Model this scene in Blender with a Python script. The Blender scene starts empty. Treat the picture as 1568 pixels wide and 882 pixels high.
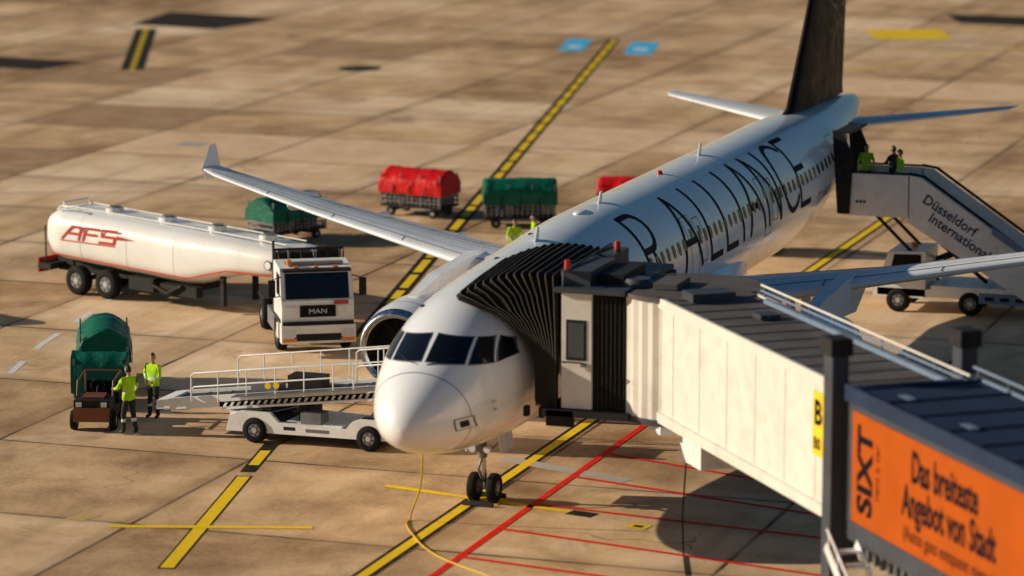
import bpy, bmesh, math, random
import numpy as np
from mathutils import Vector, Matrix, noise
random.seed(7)
scene=bpy.context.scene
R=math.radians
# ---------------------------------------------------------------- materials
def nn(nt,t,**k):
    n=nt.nodes.new(t)
    for a,b in k.items(): setattr(n,a,b)
    return n
def mth(nt,op,a,b=None,c=None):
    n=nn(nt,'ShaderNodeMath',operation=op)
    for i,v in enumerate((a,b,c)):
        if v is None: continue
        if isinstance(v,(int,float)): n.inputs[i].default_value=v
        else: nt.links.new(v,n.inputs[i])
    return n.outputs[0]
def mixc(nt,f,a,b,bt='MIX'):
    n=nn(nt,'ShaderNodeMix',data_type='RGBA',blend_type=bt)
    for i,v in ((0,f),(6,a),(7,b)):
        if isinstance(v,(int,float)): n.inputs[i].default_value=v
        elif isinstance(v,tuple): n.inputs[i].default_value=(*v[:3],1)
        else: nt.links.new(v,n.inputs[i])
    return n.outputs[2]
def noi(nt,vec,scale,detail=4,rough=.55,dist=0):
    n=nn(nt,'ShaderNodeTexNoise'); n.inputs['Scale'].default_value=scale; n.inputs['Detail'].default_value=detail
    n.inputs['Roughness'].default_value=rough; n.inputs['Distortion'].default_value=dist
    nt.links.new(vec,n.inputs['Vector']); return n.outputs['Fac']
def mrange(nt,v,a,b,c=0,d=1):
    n=nn(nt,'ShaderNodeMapRange'); n.inputs[1].default_value=a;n.inputs[2].default_value=b;n.inputs[3].default_value=c;n.inputs[4].default_value=d
    nt.links.new(v,n.inputs[0]); return n.outputs[0]
def newmat(name):
    m=bpy.data.materials.new(name); m.use_nodes=True; nt=m.node_tree
    b=nt.nodes['Principled BSDF']; return m,nt,b
def M(name,col,rough=.5,metal=0.,var=.12,scale=1.5,bump=0.,coat=0.,dirt=0.,dirtcol=(.12,.08,.05),bscale=20,spec=.5,crough=.08):
    m,nt,b=newmat(name)
    tc=nn(nt,'ShaderNodeTexCoord').outputs['Object']
    n1=noi(nt,tc,scale,5)
    f=mrange(nt,n1,.3,.7,1-var,1+var*.5)
    c=mixc(nt,1.0,col,(1,1,1),'MULTIPLY')
    vm=nn(nt,'ShaderNodeVectorMath',operation='SCALE'); nt.links.new(c,vm.inputs[0]); nt.links.new(f,vm.inputs['Scale'])
    out=vm.outputs[0]
    if dirt>0:
        n2=noi(nt,tc,scale*2.3,8,.7,.4)
        out=mixc(nt,mrange(nt,n2,.5,.75,0,dirt),out,dirtcol)
    nt.links.new(out,b.inputs['Base Color'])
    rr=mrange(nt,noi(nt,tc,scale*3,3),.3,.7,max(rough-.08,.03),min(rough+.1,1))
    nt.links.new(rr,b.inputs['Roughness'])
    b.inputs['Metallic'].default_value=metal; b.inputs['Specular IOR Level'].default_value=spec
    if coat: b.inputs['Coat Weight'].default_value=coat; b.inputs['Coat Roughness'].default_value=crough
    if bump:
        bp=nn(nt,'ShaderNodeBump'); bp.inputs['Strength'].default_value=bump; bp.inputs['Distance'].default_value=.05
        nt.links.new(noi(nt,tc,bscale,5),bp.inputs['Height']); nt.links.new(bp.outputs[0],b.inputs['Normal'])
    return m
def ground_mat():
    m,nt,b=newmat('concrete_apron')
    pos=nn(nt,'ShaderNodeNewGeometry').outputs['Position']
    sp=nn(nt,'ShaderNodeSeparateXYZ'); nt.links.new(pos,sp.inputs[0])
    S=7.5
    wob=mth(nt,'MULTIPLY',mth(nt,'SUBTRACT',noi(nt,pos,1.5,3),.5),.06)
    x=mth(nt,'ADD',sp.outputs[0],wob); y=mth(nt,'ADD',sp.outputs[1],wob)
    ix=mth(nt,'FLOOR',mth(nt,'DIVIDE',x,S)); iy=mth(nt,'FLOOR',mth(nt,'DIVIDE',y,S))
    cb=nn(nt,'ShaderNodeCombineXYZ'); nt.links.new(ix,cb.inputs[0]); nt.links.new(iy,cb.inputs[1])
    wn=nn(nt,'ShaderNodeTexWhiteNoise',noise_dimensions='3D'); nt.links.new(cb.outputs[0],wn.inputs['Vector'])
    dx=mth(nt,'PINGPONG',x,S/2); dy=mth(nt,'PINGPONG',y,S/2)
    dd=mth(nt,'MINIMUM',dx,dy)
    joint=mrange(nt,dd,.03,.085,1,0)
    jn=mrange(nt,noi(nt,pos,.25,3),.35,.6,.35,1)
    joint=mth(nt,'MULTIPLY',joint,jn)
    jedge=mrange(nt,dd,.05,.6,1,0)
    big=noi(nt,pos,.045,4,.6); mid=noi(nt,pos,.35,7,.65,.3); fine=noi(nt,pos,6,6,.7)
    t=mth(nt,'ADD',mth(nt,'MULTIPLY',big,.95),mth(nt,'MULTIPLY',mid,.65))
    w3=mth(nt,'POWER',wn.outputs['Value'],2.0)
    t=mth(nt,'ADD',t,mth(nt,'MULTIPLY',w3,.26))
    t=mth(nt,'ADD',t,mth(nt,'MULTIPLY',fine,.28))
    t=mth(nt,'SUBTRACT',t,.105)
    cr=nn(nt,'ShaderNodeValToRGB'); e=cr.color_ramp.elements
    e[0].position=.60; e[0].color=(.30,.170,.080,1); e[1].position=1.0; e[1].color=(.93,.68,.44,1)
    k=e.new(.82); k.color=(.72,.47,.255,1)
    tt=mth(nt,'MULTIPLY',t,.90)
    nt.links.new(tt,cr.inputs[0]); col=cr.outputs[0]
    st=mrange(nt,noi(nt,pos,.22,6,.7,.8),.55,.72,0,.6)
    col=mixc(nt,st,col,(.16,.09,.045))
    mp=nn(nt,'ShaderNodeMapping'); mp.inputs['Scale'].default_value=(.02,.5,1); nt.links.new(pos,mp.inputs[0])
    col=mixc(nt,mrange(nt,noi(nt,mp.outputs[0],1,5,.6),.5,.75,0,.5),col,(.22,.13,.065))
    mp2=nn(nt,'ShaderNodeMapping'); mp2.inputs['Scale'].default_value=(.16,.018,1); nt.links.new(pos,mp2.inputs[0])
    col=mixc(nt,mrange(nt,noi(nt,mp2.outputs[0],1,5,.6),.50,.72,0,.5),col,(.27,.16,.085))
    vo=nn(nt,'ShaderNodeTexVoronoi',feature='DISTANCE_TO_EDGE'); vo.inputs['Scale'].default_value=.06
    ad=nn(nt,'ShaderNodeVectorMath',operation='ADD'); nt.links.new(pos,ad.inputs[0])
    nz=nn(nt,'ShaderNodeTexNoise'); nz.inputs['Scale'].default_value=.6; nt.links.new(pos,nz.inputs['Vector'])
    sc=nn(nt,'ShaderNodeVectorMath',operation='SCALE'); nt.links.new(nz.outputs['Color'],sc.inputs[0]); sc.inputs['Scale'].default_value=2.2
    nt.links.new(sc.outputs[0],ad.inputs[1]); nt.links.new(ad.outputs[0],vo.inputs['Vector'])
    crk=mth(nt,'MULTIPLY',mrange(nt,vo.outputs['Distance'],.0005,.003,1,0),mrange(nt,noi(nt,pos,.11,2),.54,.62,0,.6))
    col=mixc(nt,mth(nt,'MULTIPLY',jedge,.25),col,(.22,.135,.072))
    col=mixc(nt,crk,col,(.07,.045,.03))
    col=mixc(nt,mth(nt,'MULTIPLY',joint,.92),col,(.03,.018,.011))
    nt.links.new(col,b.inputs['Base Color'])
    nt.links.new(mrange(nt,mid,.3,.7,.7,.9),b.inputs['Roughness']); b.inputs['Specular IOR Level'].default_value=.10
    bp=nn(nt,'ShaderNodeBump'); bp.inputs['Strength'].default_value=.4; bp.inputs['Distance'].default_value=.02
    nt.links.new(mth(nt,'SUBTRACT',fine,joint),bp.inputs['Height']); nt.links.new(bp.outputs[0],b.inputs['Normal'])
    return m
def paintmark(name,col,wear=.5,under=(.40,.25,.135)):
    m,nt,b=newmat(name)
    pos=nn(nt,'ShaderNodeNewGeometry').outputs['Position']
    f=mrange(nt,noi(nt,pos,3.5,8,.75,.3),.52,.70,0,wear)
    v=mrange(nt,noi(nt,pos,.8,3),.3,.7,0,.3)
    c=mixc(nt,v,col,tuple(a*.65 for a in col))
    nt.links.new(mixc(nt,f,c,under),b.inputs['Base Color']); b.inputs['Roughness'].default_value=.7; b.inputs['Specular IOR Level'].default_value=.1
    return m
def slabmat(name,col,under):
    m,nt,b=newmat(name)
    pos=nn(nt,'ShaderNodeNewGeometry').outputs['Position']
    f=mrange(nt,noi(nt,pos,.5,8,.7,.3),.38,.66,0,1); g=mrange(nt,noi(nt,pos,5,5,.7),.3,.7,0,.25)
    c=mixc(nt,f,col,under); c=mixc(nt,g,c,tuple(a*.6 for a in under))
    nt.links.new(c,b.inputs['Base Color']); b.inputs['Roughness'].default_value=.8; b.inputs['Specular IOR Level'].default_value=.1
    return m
WHITE=M('white_aircraft_paint',(.90,.90,.90),.30,0,.03,.4,coat=.9,crough=.14)
WINGP=M('wing_grey_paint',(.78,.79,.81),.33,0,.10,.8,dirt=.10)
DARKL=M('panel_line',(.10,.10,.11),.6)
BLACK=M('black_letter_paint',(.004,.005,.010),.55,spec=.08)
GLASS=M('dark_glass',(.006,.008,.012),.06,0,.05)
METAL=M('bare_metal',(.62,.62,.64),.25,1.,.1,2)
FIN=M('dark_brown_fin_paint',(.009,.005,.004),.5,0,.2,.6,spec=.10)
SILV=M('silver_star_paint',(.20,.16,.13),.5,spec=.2)
RUB=M('tyre_rubber',(.012,.011,.010),.8,0,.3,6,bump=.2,spec=.2)
RIM=M('wheel_rim',(.5,.5,.5),.45,.3)
DK=M('dark_underframe',(.016,.015,.015),.65,0,.3,3,dirt=.25,spec=.25)
GREYM=M('grey_steel',(.20,.20,.21),.5,.4,.2,2,dirt=.2)
TWH=M('vehicle_white_paint',(.84,.83,.80),.35,0,.08,1.2,dirt=.32,coat=.2,dirtcol=(.28,.20,.13))
CREAM=M('tank_white_paint',(.88,.86,.82),.3,0,.06,.6,dirt=.14,coat=.3,dirtcol=(.4,.3,.2))
REDP=M('red_paint',(.50,.015,.008),.4)
REDT=M('red_tarpaulin',(.68,.005,.004),.5,0,.25,3,bump=.6,bscale=6,spec=.25)
GRNT=M('green_tarpaulin',(.001,.125,.072),.5,0,.3,3,bump=.6,bscale=6,spec=.25)
BLKF=M('bellows_fabric',(.018,.015,.013),.8,0,.35,4,bump=.3,spec=.15)
BLKR=M('bellows_edge',(.11,.095,.07),.7)
BRW=M('bridge_white_panel',(.71,.67,.59),.45,0,.06,.8,dirt=.36,dirtcol=(.34,.26,.17),spec=.3)
BRG=M('bridge_grey_steel',(.055,.062,.078),.5,.1,.2,1.5,dirt=.2,spec=.3)
ROOF=M('bridge_roof',(.12,.105,.10),.7,0,.3,1.0,dirt=.4,spec=.15)
ROOF_SHADED=M('outer_bridge_roof_painted_shade',(.018,.032,.070),.7,0,.2,1.0,dirt=.05,spec=.15)  # shade from a building, put into the roof's dark navy base colour
ORG=M('orange_advert_panel',(.43,.078,.002),.5,0,.12,1,spec=.15)
YEL=M('yellow_paint',(.85,.60,.01),.45)
ORP=M('orange_paint',(.20,.06,.02),.5,dirt=.5)
HIV=M('hi_vis_fabric',(.42,.72,.01),.8,0,.2,8,bump=.3,spec=.2)
REFL=M('reflective_strip',(.7,.72,.7),.35)
TRS=M('dark_trousers',(.014,.015,.02),.85,0,.3,6,bump=.3)
SKIN=M('skin',(.48,.25,.16),.55,0,.1,5)
HAIR=M('dark_hair',(.02,.013,.01),.6,0,.3,20)
SHOE=M('black_shoes',(.012,.011,.011),.5)
LAMP=M('amber_lens',(.85,.25,.02),.2)
HEADL=M('headlamp_glass',(.7,.7,.72),.1)
BLUEG=M('blue_grey_paint',(.16,.22,.32),.5,0,.15,1.5,dirt=.15)
NAVY=M('navy_letters',(.02,.03,.09),.4)
REDL=M('red_letters',(.55,.03,.01),.4)
CLEAR=M('grey_glass',(.06,.075,.085),.08)
YHOSE=M('yellow_cable',(.60,.40,.02),.5)
BELT=M('rubber_belt',(.03,.028,.027),.7,0,.2,5)
# ---------------------------------------------------------------- builders
class Obj:
    def __init__(s,name,loc=(0,0,0),rot=0):
        s.e=bpy.data.objects.new(name,None); s.e.empty_display_size=.3
        s.e.location=loc; s.e.rotation_euler=(0,0,rot); scene.collection.objects.link(s.e); s.parts=[]
    def part(s,name,bevel=0):
        p=Part(s.e,name,bevel); s.parts.append(p); return p
    def done(s):
        for p in s.parts: p.done()
class Part:
    def __init__(s,parent,name,bevel=0):
        s.V=[];s.F=[];s.MI=[];s.SM=[];s.mats=[];s.parent=parent;s.name=name;s.bevel=bevel;s.T=Matrix()
    def add(s,V,F,mat,smooth=False):
        o=len(s.V)
        if mat not in s.mats: s.mats.append(mat)
        mi=s.mats.index(mat)
        s.V+= [tuple(s.T@Vector(v)) for v in V]
        for f in F: s.F.append([i+o for i in f]); s.MI.append(mi); s.SM.append(smooth)
    def box(s,c,d,mat,rz=0,ry=0,rx=0):
        m=Matrix.Translation(c)@Matrix.Rotation(rz,4,'Z')@Matrix.Rotation(ry,4,'Y')@Matrix.Rotation(rx,4,'X')
        V=[tuple(m@Vector((a*d[0]/2,b*d[1]/2,e*d[2]/2))) for a in(-1,1) for b in(-1,1) for e in(-1,1)]
        s.add(V,[(0,1,3,2),(4,6,7,5),(0,4,5,1),(2,3,7,6),(0,2,6,4),(1,5,7,3)],mat)
    def b2(s,x0,x1,y0,y1,z0,z1,mat): s.box(((x0+x1)/2,(y0+y1)/2,(z0+z1)/2),(abs(x1-x0),abs(y1-y0),abs(z1-z0)),mat)
    def cyl(s,p0,p1,r0,mat,r1=None,n=16,caps=True):
        r1=r0 if r1 is None else r1
        p0=Vector(p0);p1=Vector(p1);d=(p1-p0).normalized()
        a=d.orthogonal().normalized();b=d.cross(a)
        ra=[p0+(a*math.cos(t)+b*math.sin(t))*r0 for t in [2*math.pi*i/n for i in range(n)]]
        rb=[p1+(a*math.cos(t)+b*math.sin(t))*r1 for t in [2*math.pi*i/n for i in range(n)]]
        s.add(ra+rb,[(i,(i+1)%n,n+(i+1)%n,n+i) for i in range(n)],mat,True)
        if caps:
            s.add(ra,[list(range(n))[::-1]],mat); s.add(rb,[list(range(n))],mat)
    def tube(s,P,r,mat,n=8):
        P=[Vector(p) for p in P]; rs=r if isinstance(r,(list,tuple)) else [r]*len(P)
        rings=[];a=None
        for i,p in enumerate(P):
            d=(P[min(i+1,len(P)-1)]-P[max(i-1,0)]).normalized()
            a=d.orthogonal().normalized() if a is None else (a-d*a.dot(d)).normalized()
            b=d.cross(a)
            rings.append([p+(a*math.cos(t)+b*math.sin(t))*rs[i] for t in [2*math.pi*k/n for k in range(n)]])
        s.loft(rings,mat)
    def loft(s,rings,mat,caps=True,closed=True,smooth=True):
        n=len(rings[0]);V=[v for r in rings for v in r];F=[]
        for i in range(len(rings)-1):
            for k in range(n if closed else n-1):
                k2=(k+1)%n; F.append((i*n+k,i*n+k2,(i+1)*n+k2,(i+1)*n+k))
        s.add(V,F,mat,smooth)
        if caps:
            s.add(rings[0],[list(range(n))[::-1]],mat); s.add(rings[-1],[list(range(n))],mat)
    def prism(s,pts,y0,y1,mat):
        n=len(pts);A=[(p[0],y0,p[1]) for p in pts];B=[(p[0],y1,p[1]) for p in pts]
        s.add(A+B,[(i,(i+1)%n,n+(i+1)%n,n+i) for i in range(n)],mat)
        s.add(A,[list(range(n))],mat);s.add(B,[list(range(n))[::-1]],mat)
    def sph(s,c,r,mat,nu=16,nv=10):
        if isinstance(r,(int,float)): r=(r,r,r)
        V=[(c[0],c[1],c[2]-r[2])]
        for j in range(1,nv):
            t=math.pi*j/nv
            for i in range(nu):
                q=2*math.pi*i/nu; V.append((c[0]+r[0]*math.sin(t)*math.cos(q),c[1]+r[1]*math.sin(t)*math.sin(q),c[2]-r[2]*math.cos(t)))
        V.append((c[0],c[1],c[2]+r[2])); F=[]
        for i in range(nu):
            F.append((0,1+(i+1)%nu,1+i)); e=1+(nv-2)*nu; F.append((e+i,e+(i+1)%nu,len(V)-1))
            for j in range(nv-2):
                a=1+j*nu; F.append((a+i,a+(i+1)%nu,a+nu+(i+1)%nu,a+nu+i))
        s.add(V,F,mat,True)
    def wheel(s,c,r,w,ax=(0,1,0)):
        c=Vector(c);d=Vector(ax).normalized();a=d.orthogonal().normalized();b=d.cross(a);n=28
        prof=[(-.5,.60),(-.5,.88),(-.38,.98),(-.2,1.0),(.2,1.0),(.38,.98),(.5,.88),(.5,.60)]
        rings=[[c+d*(w*p[0])+(a*math.cos(2*math.pi*k/n)+b*math.sin(2*math.pi*k/n))*r*p[1] for k in range(n)] for p in prof]
        s.loft(rings,RUB,caps=False)
        s.cyl(c-d*w*.42,c+d*w*.42,r*.62,DK,n=20); s.cyl(c-d*w*.46,c+d*w*.46,r*.5,GREYM,n=20); s.cyl(c-d*w*.5,c+d*w*.5,r*.2,RIM,n=12)
        for k in range(6):
            t=math.pi*k/3; q=c+(a*math.cos(t)+b*math.sin(t))*r*.38
            s.cyl(q-d*w*.48,q+d*w*.48,r*.07,DK,n=8)
    def done(s):
        me=bpy.data.meshes.new(s.name); me.from_pydata(s.V,[],s.F)
        for m in s.mats: me.materials.append(m)
        me.polygons.foreach_set('material_index',s.MI); me.polygons.foreach_set('use_smooth',s.SM)
        bm=bmesh.new();bm.from_mesh(me);bmesh.ops.recalc_face_normals(bm,faces=bm.faces);bm.to_mesh(me);bm.free()
        me.update()
        o=bpy.data.objects.new(s.name,me); scene.collection.objects.link(o); o.parent=s.parent
        if s.bevel:
            b=o.modifiers.new('bev','BEVEL'); b.width=s.bevel; b.segments=2; b.limit_method='ANGLE'; b.angle_limit=R(40)
        return o
def text_geo(txt,size,bold=0):
    cu=bpy.data.curves.new('t','FONT'); cu.body=txt; cu.size=size; cu.resolution_u=3; cu.offset=bold
    o=bpy.data.objects.new('t',cu); scene.collection.objects.link(o)
    dg=bpy.context.evaluated_depsgraph_get(); me=bpy.data.meshes.new_from_object(o.evaluated_get(dg))
    V=[tuple(v.co) for v in me.vertices]; F=[tuple(p.vertices) for p in me.polygons]
    bpy.data.objects.remove(o); bpy.data.curves.remove(cu); bpy.data.meshes.remove(me)
    return V,F
def put_text(part,txt,size,org,ud,vd,mat,sx=1.0,bold=0):
    V,F=text_geo(txt,size,bold); org=Vector(org);ud=Vector(ud).normalized();vd=Vector(vd).normalized()
    part.add([tuple(org+ud*v[0]*sx+vd*v[1]) for v in V],F,mat)
# ---------------------------------------------------------------- ground and markings
def flat_mesh(name,V,F,mat,parent=None):
    me=bpy.data.meshes.new(name);me.from_pydata(V,[],F);me.materials.append(mat)
    o=bpy.data.objects.new(name,me);scene.collection.objects.link(o)
    if parent:o.parent=parent
    return o
flat_mesh('ground',[(-3000,-3000,0),(3000,-3000,0),(3000,3000,0),(-3000,3000,0)],[(0,1,2,3)],ground_mat())
YM=paintmark('yellow_line_paint',(.95,.62,.015),.45); KM=paintmark('black_line_paint',(.020,.016,.012),.4)
RM=paintmark('red_line_paint',(.88,.018,.006),.35); WM=paintmark('white_line_paint',(.84,.82,.78),.5)
BM=paintmark('blue_marking_paint',(.06,.52,.88),.35); GM=paintmark('grey_stripe_paint',(.50,.44,.38),.6)
PM=paintmark('faded_pink_paint',(.68,.34,.22),.6); TM=paintmark('asphalt_patch',(.035,.024,.017),.5,(.1,.065,.04))
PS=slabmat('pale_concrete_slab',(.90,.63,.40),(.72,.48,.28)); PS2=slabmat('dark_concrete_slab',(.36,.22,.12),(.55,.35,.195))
mk=Obj('apron_markings')
def line(name,pts,w,mat,z,dash=None,off=0):
    V=[];F=[]
    for i in range(len(pts)-1):
        a=Vector(pts[i]);b=Vector(pts[i+1]);d=(b-a);L=d.length;d/=L;n=Vector((-d.y,d.x))
        segs=[(0,L)] if not dash else []
        if dash:
            t=off
            while t<L: segs.append((t,min(t+dash[0],L))); t+=dash[0]+dash[1]
        for s0,s1 in segs:
            k=len(V)
            for q in (a+d*s0+n*w/2,a+d*s1+n*w/2,a+d*s1-n*w/2,a+d*s0-n*w/2): V.append((q.x,q.y,z))
            F.append((k+3,k+2,k+1,k))
    flat_mesh(name,V,F,mat,mk.e)
def quad(name,pts,mat,z):
    flat_mesh(name,[(p[0],p[1],z) for p in pts],[list(range(len(pts)))],mat,mk.e)
def slabq(n,i,j,m): quad(n,[(i*7.5+.08,j*7.5+.08),(i*7.5+7.42,j*7.5+.08),(i*7.5+7.42,j*7.5+7.42),(i*7.5+.08,j*7.5+7.42)],m,.002)
for i,j in ((8,3),(8,4),(9,2),(8,6),(12,1),(5,6),(12,0)): slabq('pale_slab',i,j,PS)
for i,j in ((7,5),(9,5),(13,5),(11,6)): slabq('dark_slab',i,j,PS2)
line('lead_in_outline',[(-12,.2),(60,.68)],.50,KM,.004); line('lead_in_line',[(-12,.2),(60,.68)],.27,YM,.008)
line('second_line_outline',[(-3.7,4.88),(5.7,6.91)],.44,KM,.004); line('second_line',[(-3.6,4.9),(5.6,6.89)],.33,YM,.008)
line('second_line_b',[(6.9,7.17),(8.6,7.54)],.28,YM,.008); line('second_line_b_outline',[(6.1,7.0),(9.5,7.73)],.42,KM,.004)
line('taxi_line_outline',[(24,10.87),(110.8,29.6)],.66,KM,.004); line('taxi_line',[(24,10.87),(110.5,29.5)],.30,YM,.008,(2.6,.5))
line('cross_bar',[(-0.4,7.9),(1.1,3.1)],.26,YM,.012)
line('stop_bar',[(5.85,3.0),(4.7,-2.4)],.26,YM,.012); line('stop_bar_end',[(4.7,-2.4),(4.55,-3.1)],.46,KM,.012)
line('small_mark',[(5.2,.2),(5.1,-.5)],.7,YM,.016)
line('small_mark_b',[(3.9,-4.2),(3.8,-4.75)],.45,YM,.012); line('small_mark_c',[(3.85,-4.35),(3.82,-4.6)],.2,KM,.016)
line('old_mark',[(.3,9.2),(.15,8.7)],.8,paintmark('old_yellow',(.60,.42,.15),.85),.006)
line('red_line_main',[(-12,-1.35),(15,-1.25)],.19,RM,.012)
for i,(a,b) in enumerate([((11.3,-1.3),(8.6,-9.)),((8.4,-1.3),(6.0,-10)),((5.2,-1.4),(4.0,-10.5)),((2.5,-1.4),(.6,-10.5)),((-.4,-1.4),(-1.9,-10.5))]):
    line('red_branch_%d'%i,[a,b],.14,RM,.016)
line('grey_stripe',[(9.8,1.1),(8.4,-2.8)],.55,GM,.006)
def par(name,x0,x1,y0,y1,mat,z): 
    k=.2156; quad(name,[(x0,y0+k*(x0-105)),(x1,y0+k*(x1-105)),(x1,y1+k*(x1-105)),(x0,y1+k*(x0-105))],mat,z)
par('blue_mark_a',104.5,110.5,29.6,31.0,BM,.006); par('blue_mark_b',104.0,110.0,25.6,27.2,BM,.006)
par('blue_mark_a_text',106,107,29.9,30.6,WM,.010); par('blue_mark_b_text',106,107,26,26.8,WM,.010)
quad('yellow_box',[(120.7,17.6),(122.2,13.4),(117.2,11.6),(115.8,15.6)],YM,.006)
quad('asphalt_patch_a',[(117,59.8),(115.6,52),(108.5,53.1),(109.6,59)],TM,.006)
quad('asphalt_patch_b',[(92,60.5),(91,52.9),(86.9,53.6),(88,61)],TM,.006)
quad('asphalt_patch_c',[(131,15),(131,8),(125.5,6.5),(126,13)],TM,.006)
line('dashed_box_bg',[(107.5,57.0),(88.5,49.0)],1.2,TM,.008); line('dashed_box',[(107.5,57.0),(88.5,49.0)],.3,YM,.012,(1.2,1.0))
line('pink_line',[(44,45),(53.9,21.5),(60,7)],.18,PM,.006)
line('white_dashes',[(12,17.9),(20,20.0),(34,22.4)],.22,WM,.006,(1.9,1.9))
line('far_yellow',[(99.6,13.7),(114.4,7.)],.35,paintmark('faded_yellow',(.80,.54,.12),.5),.006)
V=[];F=[]
for k in range(24):
    t=2*math.pi*k/24; V.append((93+1.3*math.cos(t),38+1.1*math.sin(t),.006))
flat_mesh('manhole_cover',V,[list(range(24))],TM,mk.e)
quad('drain_a',[(63,35),(64.2,35),(64.2,33.8),(63,33.8)],GM,.010)
# ---------------------------------------------------------------- aircraft
ZC=3.80
ST=[(0,-.78,-.78,0),(.03,-.56,-.96,.20),(.1,-.40,-1.08,.37),(.3,-.13,-1.26,.64),(.6,.13,-1.42,.90),(1.0,.40,-1.57,1.13),(1.3,.58,-1.66,1.26),(1.7,.88,-1.74,1.42),(2.2,1.22,-1.83,1.56),(2.7,1.48,-1.89,1.67),(3.1,1.64,-1.93,1.73),(3.8,1.84,-1.98,1.82),(4.8,1.99,-2.03,1.9),(6,2.05,-2.06,1.955),(7.5,2.07,-2.07,1.975),(20,2.07,-2.07,1.975),(30,2.07,-2.06,1.975),(33,2.06,-1.78,1.95),(36,2.02,-1.1,1.75),(39,1.95,-.2,1.35),(42,1.85,.65,.85),(44,1.72,1.15,.42),(44.5,1.6,1.25,.28)]
SX=[math.sqrt(a[0]) for a in ST]
def pchip(xs,ys):
    n=len(xs);h=[xs[i+1]-xs[i] for i in range(n-1)];d=[(ys[i+1]-ys[i])/h[i] for i in range(n-1)];m=[d[0]]
    for i in range(1,n-1):
        if d[i-1]*d[i]<=0: m.append(0)
        else:
            w1=2*h[i]+h[i-1];w2=h[i]+2*h[i-1];m.append((w1+w2)/(w1/d[i-1]+w2/d[i]))
    m.append(d[-1])
    def f(x):
        x=min(max(x,xs[0]),xs[-1]);i=0
        while i<n-2 and x>xs[i+1]: i+=1
        t=(x-xs[i])/h[i];return ((1+2*t)*(1-t)**2*ys[i]+t*(1-t)**2*h[i]*m[i]+t*t*(3-2*t)*ys[i+1]+t*t*(t-1)*h[i]*m[i+1])
    return f
fT=pchip(SX,[a[1] for a in ST]);fB=pchip(SX,[a[2] for a in ST]);fW=pchip(SX,[a[3] for a in ST])
ZUP=.42
def zadd(x):
    t=min(max((x-4)/10,0),1); return ZUP*t*t*(3-2*t)
def sect(x):
    q=math.sqrt(max(x,0)); t,b,w=fT(q),fB(q),fW(q); zc=(t+b)/2; 
    return ZC+zc+zadd(x),(t-b)/2,w
def xo(p): return p-.6*max(0,1-p/6)
def yo(p): return .12*max(0,1-p/6)
def surf(x,th,off=0):   # th degrees from top, + = port (-y)
    zc,hh,w=sect(x); t=R(th)
    n=Vector((0,-math.sin(t)/max(w,.01),math.cos(t)/max(hh,.01))).normalized()
    return Vector((xo(x),yo(x)-w*math.sin(t),zc+hh*math.cos(t)))+n*off
def xyz(y,zr,off=0):
    z=ZC+zr; lo,hi=0.,8.
    for _ in range(40):
        m=(lo+hi)/2; zc,hh,w=sect(m)
        if (y/max(w,1e-4))**2+((z-zc)/max(hh,1e-4))**2<=1: hi=m
        else: lo=m
    return Vector((xo(hi),y+yo(hi),z))
def nrm(y,zr):
    e=.02; a=xyz(y+e,zr)-xyz(y-e,zr); b=xyz(y,zr+e)-xyz(y,zr-e); n=a.cross(b).normalized()
    return n if n.x<0 else -n
ac=Obj('passenger_airliner')
fu=ac.part('fuselage')
xs=[.0005]+[ (i/26.)**2*7.5 for i in range(1,27)]+[7.5+i*.75 for i in range(1,31)]+[30+i*.5 for i in range(1,30)]
fu.loft([[surf(x,360.*k/72) for k in range(72)] for x in xs],WHITE)
fu.cyl((44.5,0,5.22+ZUP),(44.62,0,5.23+ZUP),.2,METAL)
rings=[]
for i in range(25):
    x=14.3+i*(26.8-14.3)/24; s_=math.sin(math.pi*i/24)**.45 if 0<i<24 else .02
    rings.append([Vector((x,2.12*s_*math.sin(t)*(abs(math.sin(t))+1e-6)**-.25,2.95-1.22*s_*math.cos(t))) for t in [2*math.pi*k/36 for k in range(36)]])
fu.loft(rings,WHITE)
dt=ac.part('cockpit_windows')
def win(c,mat,off,part=dt,n=8):
    V=[];F=[]
    for i in range(n+1):
        for j in range(n+1):
            u,v=i/n,j/n
            y=(c[0][0]*(1-u)+c[1][0]*u)*(1-v)+(c[3][0]*(1-u)+c[2][0]*u)*v
            z=(c[0][1]*(1-u)+c[1][1]*u)*(1-v)+(c[3][1]*(1-u)+c[2][1]*u)*v
            V.append(xyz(y,z)+nrm(y,z)*off)
    for i in range(n):
        for j in range(n):
            a=i*(n+1)+j; F.append((a,a+1,a+n+2,a+n+1))
    part.add(V,F,mat,True)
def grow(c,g):
    cx=sum(p[0] for p in c)/4;cz=sum(p[1] for p in c)/4
    return [(p[0]+math.copysign(g,p[0]-cx),p[1]+math.copysign(g,p[1]-cz)) for p in c]
for s_ in (1,-1):
    for c in ([(.06,.64),(.92,.56),(.87,1.07),(.09,1.17)],[(1.02,.54),(1.40,.50),(1.22,1.02),(.97,1.06)],[(1.46,.50),(1.64,.56),(1.50,.88),(1.31,1.01)]):
        c=[(p[0]*s_,p[1]) for p in c]
        win(grow(c,.022),GREYM,.006); win(c,GLASS,.012)
for s_ in (1,-1):
    dt.tube([xyz(.12*s_,.58)+Vector((-.03,0,.0)),xyz(.45*s_,.62)+Vector((-.04,0,.0)),xyz(.7*s_,.70)+Vector((-.04,0,0))],.012,DK,6)
det=ac.part('fuselage_details')
V=[]
for k in range(73):
    th=360.*k/72
    xr=1.28-.25*math.cos(R(th))
    V+= [surf(xr,th,.004),surf(xr+.022,th,.004)]
det.add(V,[(2*k,2*k+1,2*k+3,2*k+2) for k in range(72)],GREYM,True)
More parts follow.
